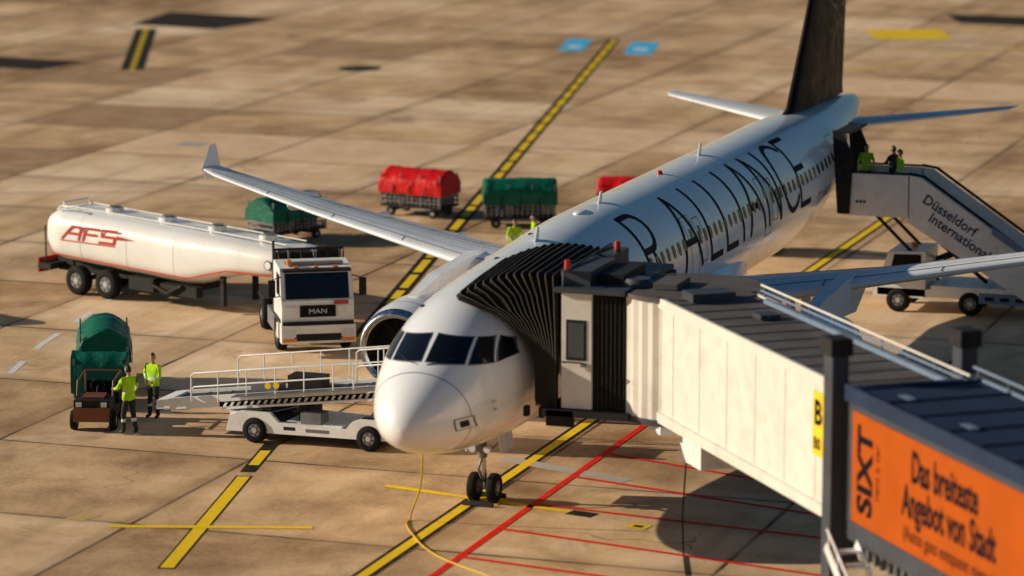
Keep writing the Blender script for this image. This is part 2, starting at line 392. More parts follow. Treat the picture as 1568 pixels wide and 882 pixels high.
for c,m in (([(-1.02,-.60),(-1.30,-.60),(-1.30,-.92),(-1.02,-.92)],GREYM),([(-1.045,-.625),(-1.275,-.625),(-1.275,-.895),(-1.045,-.895)],WHITE),([(-1.10,-.68),(-1.22,-.68),(-1.22,-.85),(-1.10,-.85)],DK)):
    win(c,m,{GREYM:.005,WHITE:.009,DK:.013}[m],det,4)
def patch(x0,x1,t0,t1,mat,off=.006,part=det,n=4,m=2):
    V=[];F=[]
    for i in range(n+1):
        for j in range(m+1): V.append(surf(x0+(x1-x0)*j/m,t0+(t1-t0)*i/n,off))
    for i in range(n):
        for j in range(m): a=i*(m+1)+j; F.append((a,a+1,a+m+2,a+m+1))
    part.add(V,F,mat,True)
def oval(x,th,hx,hz,mat,off,part,k=12):
    pts=[]
    for i in range(k):
        t=2*math.pi*i/k; c,s2=math.cos(t),math.sin(t)
        px=math.copysign(abs(c)**.6,c)*hx; pz=math.copysign(abs(s2)**.6,s2)*hz
        pts.append(surf(x+px,th+math.degrees(pz/2.02),off))
    part.add(pts,[list(range(k))],mat)
cw=ac.part('cabin_windows')
x=6.6
doors=[5.0,10.9,17.6,25.6,35.0]
while x<38:
    if all(abs(x-d)>.62 for d in doors):
        for s_ in (1,-1):
            oval(x,s_*72,.135,.19,GREYM,.004,cw); oval(x,s_*72,.105,.155,GLASS,.014,cw)
    x+=.533
def doorline(x,w,t0,t1,s_):
    tw=.035; a=math.degrees(tw/2)
    patch(x-w/2,x-w/2+tw,s_*t0,s_*t1,GREYM,.005,det,10,1); patch(x+w/2-tw,x+w/2,s_*t0,s_*t1,GREYM,.005,det,10,1)
    patch(x-w/2,x+w/2,s_*t0,s_*(t0+a),GREYM,.0052,det,1,2); patch(x-w/2,x+w/2,s_*(t1-a),s_*t1,GREYM,.0052,det,1,2)
    oval(x,s_*66,.1,.14,GLASS,.014,det)
for d,w in zip(doors,(.85,.8,.76,.76,.85)):
    for s_ in (1,-1): doorline(d,w,50,102,s_)
for xx in (18.45,26.4): doorline(xx,.6,55,92,1)
for xx in (8.2,14,20,26,31.5): patch(xx,xx+.018,-100,100,WINGP,.003,det,40,1)
lt=ac.part('livery_lettering')
cnt=[0]
def stroke(pts,x0,w=.19):
    arcbot=93.
    for i in range(len(pts)-1):
        a=Vector(pts[i]);b=Vector(pts[i+1]);d=(b-a);L=d.length
        if L<1e-6: continue
        d/=L;n=Vector((-d.y,d.x));a=a-d*w*.3;b=b+d*w*.3;L=(b-a).length;N=max(2,int(L/.18));V=[]
        cnt[0]+=1; off=.006+.0007*(cnt[0]%6)
        for k in range(N+1):
            for sg in (-1,0,1):
                q=a+d*L*k/N+n*sg*w/2
                V.append(surf(x0+q.x,arcbot-math.degrees(q.y/2.02),off))
        F=[]
        for k in range(N): F+=[(3*k,3*k+1,3*k+4,3*k+3),(3*k+1,3*k+2,3*k+5,3*k+4)]
        lt.add(V,F,BLACK,True)
H=2.3
def arc(cx,cy,rx,ry,a0,a1,n=10): return [(cx+rx*math.cos(R(a0+(a1-a0)*i/n)),cy+ry*math.sin(R(a0+(a1-a0)*i/n))) for i in range(n+1)]
G={'A':(1.7,[[(0,0),(.85,H),(1.7,0)],[(.31,.75),(1.39,.75)]]),'L':(1.15,[[(0,H),(0,0),(1.15,0)]]),'I':(.1,[[(0,0),(0,H)]]),
'N':(1.4,[[(0,0),(0,H),(1.4,0),(1.4,H)]]),'C':(1.5,[arc(1.0,H/2,1.0,H/2,45,315,16)]),'E':(1.15,[[(1.15,H),(0,H),(0,0),(1.15,0)],[(0,H/2),(1.0,H/2)]]),
'R':(1.35,[[(0,0),(0,H),(.75,H)]+arc(.75,H-.6,.55,.6,90,-90)+[(0,H-1.2)],[(.6,H-1.2),(1.35,0)]])}
for ch,xc in (('R',14.0),('A',17.4),('L',19.8),('L',21.5),('I',22.8),('A',24.4),('N',26.4),('C',28.4),('E',30.2)):
    w,ss=G[ch]
    for s_ in ss: stroke(s_,xc-w/2)
V,F=text_geo('ST-ARLN',.5); lt.add([surf(31.8+v[0],103-math.degrees(v[1]/2.02),.006) for v in V],F,BLACK)
def foil(n=14):
    up=[];lo=[]
    for i in range(n+1):
        c=(1-math.cos(math.pi*i/n))/2
        t=5*(.2969*math.sqrt(c)-.126*c-.3516*c*c+.2843*c**3-.1036*c**4)
        up.append((c,t));lo.append((c,-t*.8))
    return up+lo[-2:0:-1]
FO=foil()
def ring(xl,y,z,ch,tk,vert=False):
    return [Vector((xl+c*ch,y+(t*ch*tk if vert else 0),z+(0 if vert else t*ch*tk-c*ch*.03))) for c,t in FO]
def wing_sec(f):
    ys=[0,1.98,6.4,12,16.4,16.95];xl=[16.5,17.6,19.97,22.95,25.3,25.75];ch=[7.4,6.4,3.95,2.6,1.6,1.35];z=[2.80,2.95,3.48,4.15,4.8,4.9];tk=[.15,.15,.12,.11,.105,.1]
    g=lambda a: float(np.interp(f,ys,a)); return g(xl),g(ch),g(z),g(tk)
wg=ac.part('wings'); wl=ac.part('wing_panel_lines')
def wtop(f,c,s_,off):
    xl,ch,z,tk=wing_sec(f);t=5*(.2969*math.sqrt(c)-.126*c-.3516*c*c+.2843*c**3-.1036*c**4)
    return Vector((xl+c*ch,s_*f,z+t*ch*tk-c*ch*.03+off))
def wline(f0,c0,f1,c1,s_,w=.035,mat=DARKL):
    n=24;V=[];F=[]
    for i in range(n+1):
        u=i/n;f=f0+(f1-f0)*u;c=c0+(c1-c0)*u;p=wtop(f,c,s_,.008)
        f2=f0+(f1-f0)*min(u+.01,1.01);q=wtop(f2,c0+(c1-c0)*min(u+.01,1.01),s_,.008);d=(q-p).normalized() if (q-p).length>1e-6 else Vector((0,1,0))
        nn_=Vector((-d.y,d.x,0)).normalized(); V+=[p+nn_*w/2,p-nn_*w/2]
    F=[(2*i,2*i+1,2*i+3,2*i+2) for i in range(n)]
    wl.add(V,F,mat)
for s_ in (1,-1):
    fs=[0,1,1.98,4,6.4,8,10,12,14,16.4,16.95]
    wg.loft([ring(wing_sec(f)[0],s_*f,wing_sec(f)[2],wing_sec(f)[1],wing_sec(f)[3]) for f in fs],WINGP)
    for zz,dx in ((.70,.75),(-.42,.55)):
        xl,ch,z,tk=wing_sec(16.95)
        wg.loft([ring(xl-.05,s_*16.97,z,1.5,.06,True),ring(xl+dx,s_*(17.03),z+zz,.5,.05,True)],WINGP)
    wline(2.6,.10,16.6,.14,s_,.05); wline(2.6,.70,6.4,.66,s_,.05); wline(6.4,.66,16.4,.72,s_,.05); wline(2.6,.82,6.4,.80,s_,.03); wline(6.4,.80,12.8,.80,s_,.03)
    for f in (4.5,6.4,8.2,10,11.6,12.9,14.8): wline(f,.66,f+.02,.99,s_,.035)
    for f in (5.2,8.3,11.2,14): wline(f,.02,f+.02,.12,s_,.03)
    wline(3.2,.25,16,.25,s_,.02); wline(3.2,.5,16,.52,s_,.02)
    wline(3.4,.62,12,.62,s_,.012,REDL)
    for f in (3.9,7.6,10.6,13.4):
        xl,ch,z,tk=wing_sec(f); wg.sph((xl+ch*.85,s_*f,z-.28),(1.35,.17,.24),WINGP,12,8)
    ey=5.75*s_;ez=1.95
    en=ac.part('engine_nacelle')
    out=[(14.6,.86),(14.1,.84),(13.8,.88),(13.68,.98),(13.72,1.05),(13.95,1.14),(14.6,1.23),(15.6,1.27),(16.8,1.22),(17.8,1.06),(18.6,.86),(18.9,.78),(18.6,.72),(18.0,.7)]
    n=40
    rg=lambda a,b:[[Vector((p[0],ey+p[1]*math.cos(2*math.pi*k/n),ez-.0+p[1]*math.sin(2*math.pi*k/n))) for k in range(n)] for p in out[a:b]]
    en.loft(rg(0,3),DK,False); en.loft(rg(2,6),METAL,False); en.loft(rg(5,9),WHITE,False); en.loft(rg(8,12),WINGP,False); en.loft(rg(11,14),DK,False)
    en.cyl((14.62,ey,ez),(14.7,ey,ez),.87,DK,n=32); en.cyl((14.25,ey,ez),(14.62,ey,ez),.03,DK,r1=.26,n=20)
    for k in range(22):
        t=2*math.pi*k/22; en.box((14.58,ey+.56*math.cos(t),ez+.56*math.sin(t)),(.04,.6,.07),DK,0,0,t)
    en.cyl((18.0,ey,ez),(19.7,ey,ez),.5,GREYM,r1=.08,n=20)
    for xx,rr in ((14.62,1.232),(16.8,1.223)):
        en.cyl((xx,ey,ez),(xx+.03,ey,ez),rr+.004,DARKL,n=40,caps=False)
    en.loft([[Vector((15.2,ey+a,ez+b)) for a,b in ((-.12,1.0),(.12,1.0),(.12,1.3),(-.12,1.3))],[Vector((17.0,ey+a,ez+b)) for a,b in ((-.2,.9),(.2,.9),(.2,1.62),(-.2,1.62))],[Vector((20.5,ey+a,ez+b)) for a,b in ((-.2,.6),(.2,.6),(.2,1.75),(-.2,1.75))],[Vector((22.6,ey+a,ez+b)) for a,b in ((-.05,1.1),(.05,1.1),(.05,1.4),(-.05,1.4))]],WINGP,smooth=False)
    wg.loft([ring(38.6,s_*.4,5.35,4.2,.1),ring(39.2,s_*1.3,5.40,3.8,.1),ring(42.05,s_*6.1,5.85,1.45,.09),ring(42.4,s_*6.25,5.88,1.0,.05)],WINGP)
    gr=ac.part('main_landing_gear')
    for dy in (-.46,.46): gr.wheel((21.98,s_*3.8+dy,.58),.58,.42)
    gr.cyl((21.98,s_*3.8-.5,.58),(21.98,s_*3.8+.5,.58),.1,GREYM); gr.cyl((21.98,s_*3.8,.58),(21.9,s_*3.6,2.9),.13,METAL)
    gr.box((21.9,s_*4.1,1.9),(1.0,.05,1.5),WHITE)
fin=ac.part('tail_fin')
zf=.36
fin.loft([ring(34.0,0,5.72+zf,9.1,.055,True),ring(35.5,0,6.0+zf,7.5,.09,True),ring(37.1,0,8.0+zf,6.1,.09,True),ring(38.6,0,10.0+zf,4.8,.085,True),ring(39.9,0,11.6+zf,3.6,.08,True),ring(40.3,0,11.78+zf,3.0,.04,True)],FIN)
for s_ in (1,-1):
    cx,cz=41.0,9.2
    for k in range(5):
        a=R(90+72*k)
        for (r0,r1,da) in ((.35,1.5,16),(.9,1.9,-14)):
            p=[(cx+math.cos(a)*r1,cz+math.sin(a)*r1),(cx+math.cos(a+R(da))*r0,cz+math.sin(a+R(da))*r0),(cx+math.cos(a-R(6))*r0*1.2,cz+math.sin(a-R(6))*r0*1.2)]
            fin.add([(q[0],s_*.34,q[1]) for q in p],[(0,1,2)],SILV)
ng=ac.part('nose_landing_gear')
for dy in (-.26,.26): ng.wheel((5.07,dy,.38),.38,.23)
ng.cyl((5.07,-.3,.38),(5.07,.3,.38),.06,GREYM); ng.cyl((5.07,0,.38),(4.95,0,1.3),.075,METAL); ng.cyl((4.95,0,1.2),(4.8,0,2.3),.12,GREYM)
ng.tube([(4.95,0,1.25),(4.6,0,.95),(5.0,0,.55)],.035,GREYM); ng.tube([(4.8,0,1.5),(3.9,0,2.1)],.05,GREYM)
ng.cyl((4.78,-.2,1.45),(4.68,-.2,1.45),.09,HEADL);ng.cyl((4.78,.2,1.45),(4.68,.2,1.45),.09,HEADL); ng.box((4.85,0,1.45),(.1,.5,.14),GREYM)
for s_ in (-1,1): ng.box((5.5,s_*.42,1.6),(1.0,.03,.62),WHITE,rx=s_*.2); ng.tube([(5.1,s_*.1,1.3),(5.3,s_*.4,1.6)],.025,GREYM)
for x_,h in ((9.0,.4),(14.5,.35),(24.5,.4)):
    zz=surf(x_,0).z-.04
    det.prism([(x_,zz),(x_+.35,zz),(x_+.38,zz+h),(x_+.22,zz+h)],-.02,.02,WHITE)
det.sph((20.5,0,surf(20.5,0).z+.02),(.12,.09,.1),REDP,10,6); det.sph((13.0,.0,surf(13,0).z),(.4,.2,.06),WHITE,12,6)
for x_,y_ in ((7.2,.4),(8.2,-.3),(3.6,1.0),(10.2,.5)): det.sph((xo(x_),y_,surf(x_,math.degrees(math.asin(-y_/1.9))).z),(.1,.08,.035),DK,8,6)
for s_ in (1,-1):
    for zr in (-.35,-.55): det.tube([xyz(s_*1.5,zr),xyz(s_*1.5,zr)+Vector((-.05,s_*.12,0)),xyz(s_*1.5,zr)+Vector((-.3,s_*.13,0))],.015,METAL,6)
ac.done()
# ---------------------------------------------------------------- passenger boarding bridge
br=Obj('passenger_boarding_bridge')
O=Vector((2.3,-5.4,0));U=Vector((-.793,-.609,0));Nn=Vector((.609,-.793,0))
TB=Matrix(((U.x,Nn.x,0,O.x),(U.y,Nn.y,0,O.y),(0,0,1,0),(0,0,0,1)))
tn=br.part('inner_tunnel',.02); tn.T=TB
tn.b2(.1,12.2,0.05,2.40,3.15,5.95,BRW)
tn.b2(.0,12.2,-.03,.06,5.86,6.10,BRW); tn.b2(.0,12.2,2.39,2.48,5.86,6.1,BRW)
tn.b2(.0,12.2,.06,2.39,5.951,6.06,ROOF)
tn.b2(.0,12.2,-.04,.05,3.05,3.30,BRW)
for i in range(13):
    tn.b2(.05+i*.95,.10+i*.95,.06,2.39,6.06,6.085,DARKL)
for i in range(7): tn.b2(.9+i*1.7,.915+i*1.7,.043,.05,3.31,5.85,ROOF)
tn.b2(0,12.2,.3,2.2,2.95,3.15,BRG)
for zz,ll in ((6.22,2.42),(6.36,2.42)): tn.tube([(0.6,ll,zz),(12,ll,zz)],.03,BLUEG if zz<6.3 else BRW)
for i in range(9): tn.cyl((.8+i*1.35,2.42,6.08),(.8+i*1.35,2.42,6.36),.02,BLUEG,n=8)
tn.b2(1.5,12.1,2.10,2.22,6.09,6.2,BLUEG); tn.b2(3,3.5,1.2,1.7,6.09,6.2,BRG); tn.b2(.3,1.0,.5,1.6,6.09,6.3,BRG)
tn.b2(9.35,9.98,.0,.035,4.30,5.70,YEL)
put_text(tn,'B',.74,(9.42,-.006,5.0),(1,0,0),(0,0,1),BLACK,1,.025); put_text(tn,'B0',.36,(9.40,-.006,4.45),(1,0,0),(0,0,1),BLACK,1,.01)
ot=br.part('outer_tunnel',.02); ot.T=TB
ot.b2(11.7,32,-.2,2.65,3.0,6.12,BRG)
ot.b2(11.6,32,-.26,2.71,6.12,6.24,ROOF_SHADED); ot.b2(11.6,32,-.27,-.19,5.95,6.3,ROOF_SHADED); ot.b2(11.6,32,2.64,2.72,5.95,6.3,BLUEG)
for i in range(14): ot.b2(12+i*1.4,12.06+i*1.4,-.18,2.63,6.24,6.28,ROOF_SHADED)
for i in range(6): ot.b2(13.0+i*2.9,13.5+i*2.9,.3,.5,6.285,6.30,BLUEG)
ot.tube([(11.8,2.6,6.5),(31,2.6,6.5)],.035,BLUEG); 
for i in range(14): ot.cyl((12+i*1.4,2.6,6.2),(12+i*1.4,2.6,6.5),.02,BLUEG,n=8)
ot.b2(11.95,31.5,-.235,-.2,3.45,5.80,ORG)
ot.b2(11.85,31.6,-.25,-.2,3.33,3.44,BRG)
ad=br.part('advert_lettering'); ad.T=TB
put_text(ad,'SIXT',1.0,(12.95,-.242,3.7),(0,0,1),(-1,0,0),BLACK,.92,.035); put_text(ad,'rent a car',.3,(13.32,-.242,4.15),(0,0,1),(-1,0,0),BLACK)
put_text(ad,'Das breiteste',.90,(14.85,-.242,4.95),(1,0,0),(0,0,1),BLACK,.62,.025); put_text(ad,'Angebot von Stadt',.90,(14.45,-.242,4.2),(1,0,0),(0,0,1),BLACK,.62,.025); put_text(ad,'(Autos ganz entspannt mieten)',.42,(14.5,-.242,3.7),(1,0,0),(0,0,1),BLACK,.8)
lc=br.part('lift_columns',.015); lc.T=TB
for l in (-.30,2.66):
    lc.b2(11.0,11.45,l-.19,l+.19,.9,6.85,BRG); lc.b2(10.93,11.52,l-.25,l+.25,6.85,7.22,DK)
lc.b2(11.05,11.4,-.1,2.6,2.4,2.9,BRG); lc.b2(10.85,11.55,-.5,3.0,.75,1.05,BRG)
for l in (-.25,.25,2.2,2.7): lc.wheel((11.2,l,.5),.5,.34)
sl=br.part('service_stair'); sl.T=TB
for i in range(12):
    sl.b2(12.3+i*.32,12.55+i*.32,-.9,-.25,2.9-i*.24,2.94-i*.24,TWH); 
for l in (-.92,-.23): sl.box((14.2,l,1.55),(4.9,.04,.22),TWH,ry=.65)
sl.tube([(12.3,-.92,3.4),(16.2,-.92,.6)],.03,TWH)
for i in range(9): sl.cyl((12.4+i*.45,-.92,2.75-i*.33),(12.4+i*.45,-.92,3.35-i*.33),.02,TWH,n=8)
for i in range(14): sl.b2(12+i*.35,12.1+i*.35,0.1,2.4,2.55,2.98,GREYM)
um=br.part('underside_cabinet',.02); um.T=TB
um.b2(.2,1.6,.5,1.9,2.15,2.95,TWH); um.b2(-.5,.2,.0,.7,2.75,2.95,TWH); um.b2(.4,1.5,.2,2.2,2.95,3.06,BRG); um.b2(-.9,-.4,.1,.5,2.8,2.86,TWH)
um.tube([(2,1,3.0),(4,1.1,2.6),(7,1,2.5),(10,1.1,2.9)],.05,DK); um.tube([(.9,.4,2.2),(.95,.3,.9),(1.3,.2,.03),(3,-.4,.03)],.022,DK)
cb=br.part('cab',.02)
n=72;rings=[]
for zz in (3.1,6.0):
    rings.append([Vector((3.95+(1.75+(.035 if k%2 else 0))*math.cos(2*math.pi*k/n),-5.75+(1.75+(.035 if k%2 else 0))*math.sin(2*math.pi*k/n),zz)) for k in range(n)])
cb.loft(rings,BRW,smooth=False); cb.cyl((3.95,-5.75,6.0),(3.95,-5.75,6.10),1.85,ROOF,n=48); cb.cyl((3.95,-5.75,2.95),(3.95,-5.75,3.1),1.8,BRG,n=48)
cb.b2(2.75,6.6,-4.6,-2.85,3.12,6.02,DK)
cb.b2(2.62,2.76,-3.62,-2.86,3.15,6.0,BRW)
cb.b2(2.605,2.625,-3.5,-2.98,4.35,5.35,DK); cb.b2(2.595,2.61,-3.44,-3.04,4.42,5.28,CLEAR)
cb.b2(2.56,2.62,-3.5,-3.36,4.2,4.3,GREYM); cb.tube([(2.5,-3.0,4.3),(2.35,-2.95,4.35),(2.35,-3.4,4.35),(2.5,-3.5,4.3)],.02,DK)
cb.b2(2.7,2.76,-4.5,-3.7,3.15,5.95,BLKF)
for i in range(7): cb.b2(2.66,2.70,-4.45+i*.11,-4.42+i*.11,3.2,5.9,DK)
cb.b2(2.5,6.7,-4.5,-2.7,6.02,6.14,BRG); cb.b2(2.9,5.0,-3.5,-2.75,6.14,6.50,BRG); cb.b2(3.4,5.2,-4.2,-3.5,6.14,6.38,DK)
cb.cyl((3.6,-4.5,6.12),(3.6,-4.5,6.3),.42,BRG,r1=.3,n=24); cb.b2(3.2,4.4,-5.6,-5.0,6.12,6.26,ROOF)
cb.b2(5.2,6.4,-3.4,-2.8,6.14,6.55,BRG)
cb.b2(2.5,7.0,-4.6,-2.4,2.95,3.12,BRG); cb.b2(2.5,2.62,-3.2,-2.5,2.7,3.1,DK)
for q in ((2.8,-2.95,6.5),(5.6,-3.35,6.55)):
    cb.cyl(q,(q[0],q[1],q[2]+.08),.09,BRG); cb.cyl((q[0],q[1],q[2]+.08),(q[0],q[1],q[2]+.28),.085,REDP,r1=.07)
cb.tube([(2.62,-2.9,6.1),(2.62,-2.9,6.5),(6.5,-2.9,6.6),(6.5,-2.9,6.1)],.03,BRG)
for yy in (-2.8,-2.3,-1.9): cb.b2(2.9,3.1,yy,yy+.12,2.8,3.05,DK)
def resample(P,n):
    P=[Vector(p) for p in P];L=[0]
    for i in range(len(P)-1): L.append(L[-1]+(P[i+1]-P[i]).length)
    o=[]
    for k in range(n):
        t=L[-1]*k/(n-1);i=0
        while i<len(L)-2 and t>L[i+1]: i+=1
        o.append(P[i].lerp(P[i+1],(t-L[i])/(L[i+1]-L[i])))
    return o
A=resample([(2.75,-2.72,3.1),(2.75,-2.72,6.30)],12)+resample([(2.8,-2.72,6.35),(6.3,-2.72,6.45)],9)+resample([(6.35,-2.72,6.4),(6.35,-2.72,3.1)],8)
B=resample([(3.6,-1.88,3.0),(3.45,-1.93,3.9),(3.25,-1.78,4.6),(3.05,-1.25,5.25),(2.9,-.1,5.66)],12)+resample([(2.95,-.05,5.72),(6.4,.0,5.97)],9)+resample([(6.5,-.3,5.9),(6.5,-1.5,5.2),(6.5,-1.99,3.9),(6.5,-1.9,3.0)],8)
bl=br.part('bellows_canopy');rings=[];K=13
cen=Vector((5,-2,4.4))
for j in range(2*K+1):
    f=j/(2*K);r_=[]
    for ii,(a,b) in enumerate(zip(A,B)):
        p=a.lerp(b,f);d=(p-cen);d.y=0;d.normalize()
        p=p+Vector((0,0,.25*math.sin(math.pi*f)*(1 if p.z>5.5 else 0)))
        w=.02*noise.noise(Vector((j*1.3,ii*.7,0)))
        r_.append(p+d*((.09 if j%2 else -.06)+w))
    rings.append(r_)
bl.loft(rings,BLKF,False,False,False)
for j in range(1,2*K,2): bl.tube([rings[j][i]+Vector((-.01,0,.005)) for i in range(len(A))],.011,BLKR,4)
bl.tube(rings[-1],.05,DK,6)
fc=br.part('rotunda_column'); fc.T=TB
fc.cyl((33.3,1.2,0),(33.3,1.2,2.9),.5,BRG,n=24); fc.cyl((33.3,1.2,2.9),(33.3,1.2,6.4),2.2,BRW,n=36)
br.done()
# ---------------------------------------------------------------- fuel tanker
def heading(a,b): return math.atan2(b[1]-a[1],b[0]-a[0])
tr=Obj('fuel_tanker_truck',(26.4,13.15,0),heading((26.4,12.4),(29.75,22.9)))
tk=tr.part('tank')
def trect(x,z0,z1,w,e=3.2,n=40):
    o=[];z1-=.20;cz=(z0+z1)/2;hz=(z1-z0)/2
    for k in range(n):
        t=2*math.pi*k/n;c,s=math.cos(t),math.sin(t)
        o.append(Vector((x,w/2*math.copysign(abs(c)**(2/e),c),cz+hz*math.copysign(abs(s)**(2/e),s))))
    return o
secs=[(.35,1.65,2.35,1.7),(.5,1.48,2.52,2.1),(.8,1.42,2.58,2.3),(1.6,1.38,2.62,2.4),(2.6,1.34,2.68,2.42),(3.6,1.15,2.74,2.42),(4.6,.84,2.80,2.42),(5.2,.78,2.83,2.42),(8,.92,2.96,2.42),(10.4,1.04,3.05,2.42),(10.9,1.12,3.03,2.36),(11.15,1.35,2.9,2.1)]
tk.loft([trect(*s) for s in secs],CREAM)
for sd in (1,-1):
    for a,b in (((.7,1.56),(3.0,1.50)),((3.0,1.50),(4.7,1.08)),((4.7,1.08),(10.9,1.32))):
        V=[(a[0],sd*1.216,a[1]),(b[0],sd*1.216,b[1]),(b[0],sd*1.216,b[1]+.05),(a[0],sd*1.216,a[1]+.05)]; tk.add(V,[(0,1,2,3)],REDL)
for xx in (5.3,7.4,9.5):
    r0=trect(xx,.78+(xx-5.2)*.05,2.83+(xx-5.2)*.043,2.432); r1=[v+Vector((.03,0,0)) for v in r0]; tk.loft([r0,r1],TWH,False)
for sd,u in ((1,-1),(-1,1)):
    x0=10.3 if sd==1 else 7.4
    for st_ in ([[(0,0),(.35,.5),(.75,.5),(.75,0)],[(.2,.22),(.75,.22)]],[[(.95,0),(.95,.5),(1.6,.5)],[(.95,.25),(1.5,.25)]],[[(2.4,.5),(1.75,.5),(1.75,.25),(2.35,.25),(2.35,0),(1.7,0)]]):
        for pl in st_:
            for i in range(len(pl)-1):
                a=Vector(pl[i]);b=Vector(pl[i+1]);d=(b-a).normalized();n_=Vector((-d.y,d.x))*.05;a-=d*.04;b+=d*.04
                cnt[0]+=1;yy=sd*(1.225+.001*(cnt[0]%5))
                tk.add([(x0+u*(q.x+.25*q.y)*1.0,yy,1.92+q.y*.85) for q in (a+n_,b+n_,b-n_,a-n_)],[(0,1,2,3)],REDL)
    tk.add([(x0+u*2.5,sd*1.234,2.08),(x0+u*3.3,sd*1.234,2.13),(x0+u*2.5,sd*1.234,2.22)],[(0,1,2)],REDL)
    tk.add([(x0+u*-.1,sd*1.2245,1.82),(x0+u*2.4,sd*1.2245,1.82),(x0+u*2.4,sd*1.2245,1.86),(x0+u*-.1,sd*1.2245,1.86)],[(0,1,2,3)],REDL)
tk.cyl((1.2,1.21,1.9),(1.2,1.225,1.9),.16,DK,n=20);tk.cyl((1.2,1.22,1.9),(1.2,1.23,1.9),.13,CREAM,n=20)
tf=tr.part('top_walkway')
for x_ in (2.2,4.4,6.6,9.0): tf.cyl((x_,0,2.4+x_*.04),(x_,0,2.56+x_*.04),.3,TWH,n=20); tf.cyl((x_,0,2.56+x_*.04),(x_,0,2.61+x_*.04),.2,GREYM,n=16)
for y_ in (-.5,.5): tf.tube([(1.0,y_,2.50),(5,y_,2.67),(10.6,y_,2.88)],.025,TWH)
tf.tube([(10.7,-.6,2.8),(10.8,-.6,3.0),(10.8,.6,3.0),(10.7,.6,2.8)],.03,TWH); tf.tube([(9.6,.9,2.82),(9.9,1.0,2.95),(10.5,1.0,2.96),(10.8,.9,2.8)],.03,TWH)
tc_=tr.part('trailer_chassis')
tc_.b2(4.5,11.2,-.5,.5,.65,1.1,DK); tc_.b2(6.3,7.4,-1.1,1.1,.45,.9,DK)
for x_ in (8.4,9.75):
    for y_ in (-1.02,1.02): tc_.wheel((x_,y_,.5),.5,.36)
    tc_.cyl((x_,-1,.5),(x_,1,.5),.09,DK)
tc_.b2(10.9,11.5,-1.2,1.2,.75,.95,DK); tc_.b2(11.5,11.55,-1.15,1.15,.6,1.1,REDP); tc_.b2(10.95,11.4,-1.15,-.9,.95,2.2,GREYM); tc_.tube([(11.3,1.0,.9),(11.3,1.0,2.2),(11.3,.5,2.2),(11.3,.5,.9)],.03,DK)
for y_ in (-.8,.8): tc_.b2(3.4,3.55,y_-.08,y_+.08,.25,1.3,DK)
tc_.b2(4.4,6.0,.75,1.1,.45,.8,DK); tc_.tube([(5,1.15,.8),(5.6,1.2,.5),(6.4,1.15,.75)],.06,DK)
hd=math.atan2(-.50,-.866)
TT=Matrix.Translation(tr.e.location)@Matrix.Rotation(tr.e.rotation_euler[2],4,'Z')
TL=TT.inverted()@Matrix.Translation((22.3,11.75,0))@Matrix.Rotation(hd,4,'Z')
cab=tr.part('tractor_cab',.03); cab.T=TL
cab.prism([(-.75,.95),(1.12,.95),(1.2,1.1),(1.18,1.72),(1.10,1.80),(.88,2.56),(.78,2.68),(-.6,2.74),(-.75,2.68)],-1.12,1.12,TWH)
cab.prism([(1.145,1.78),(1.19,1.78),(.93,2.54),(.895,2.54)],-.98,.98,GLASS)
cab.b2(1.19,1.235,-.55,.55,1.22,1.58,BLACK)
for i in range(5): cab.b2(1.235,1.25,-.53,.53,1.24+i*.07,1.262+i*.07,DK)
cab.b2(1.19,1.22,-1.08,-.6,1.2,1.55,TWH); cab.b2(1.19,1.22,.6,1.08,1.2,1.55,TWH)
cab.b2(.9,1.36,-1.15,1.15,.42,.98,TWH); cab.b2(1.36,1.375,-.75,.75,.5,.72,DK); cab.b2(1.2,1.3,-1.1,1.1,.98,1.08,DK)
for y_ in (-.9,.9):
    cab.b2(1.355,1.38,y_-.2,y_+.2,.62,.84,HEADL); cab.b2(1.355,1.382,y_-.22,y_+.22,.48,.58,LAMP)
cab.b2(1.22,1.24,.50,.95,1.60,1.72,REDP)
cab.b2(.75,1.1,-1.05,1.05,2.60,2.68,DK); 
for y_ in (-.6,0,.6): cab.b2(.8,.9,y_-.08,y_+.08,2.7,2.76,LAMP)
for sd in (1,-1):
    cab.b2(.0,.75,sd*1.122,sd*1.128,1.80,2.48,GLASS); cab.b2(-.15,.95,sd*1.12,sd*1.126,1.1,1.115,DK)
    cab.tube([(.95,sd*1.1,2.45),(1.15,sd*1.4,2.4),(1.15,sd*1.4,1.85),(.95,sd*1.12,1.85)],.02,DK); cab.b2(1.05,1.15,sd*1.3,sd*1.52,1.85,2.38,DK)
    cab.b2(-.6,.9,sd*.95,sd*1.15,1.0,1.1,DK); cab.b2(.4,.75,sd*1.13,sd*1.19,.5,.95,TWH)
    cab.tube([(1.24,sd*.1,1.80),(1.1,sd*.6,2.04)],.012,DK,4)
put_text(cab,'MAN',.22,(1.252,-.3,1.33),(0,1,0),(0,0,1),HEADL,1.2)
cab.cyl((.5,-.8,2.72),(.5,-.8,2.9),.08,LAMP)
cab.b2(.2,.45,-.9,.9,2.74,2.80,GREYM)
ch=tr.part('tractor_chassis'); ch.T=TL
ch.b2(-4.6,1.1,-.42,.42,.6,.95,DK); ch.cyl((0,-1,.5),(0,1,.5),.08,DK)
for sd in (1,-1):
    ch.wheel((0,sd*1.0,.5),.5,.32); ch.wheel((-3.5,sd*.95,.5),.5,.5); ch.b2(-4.2,-2.8,sd*.7,sd*1.2,1.05,1.1,DK); ch.b2(-2.6,-.9,sd*.5,sd*1.1,.4,.95,GREYM)
ch.b2(-1.2,-.8,-1.1,1.1,.95,2.5,DK); ch.cyl((-3.4,0,.95),(-3.4,0,1.2),.5,DK)
for i in range(6): ch.tube([(-.95,-1+i*.4,1.2),(-.95,-1+i*.4,2.85+.08*(i%3)),(-1.4,-1+i*.4,2.9),(-1.7,-.9+i*.3,2.2)],.045,GREYM if i%2 else DK)
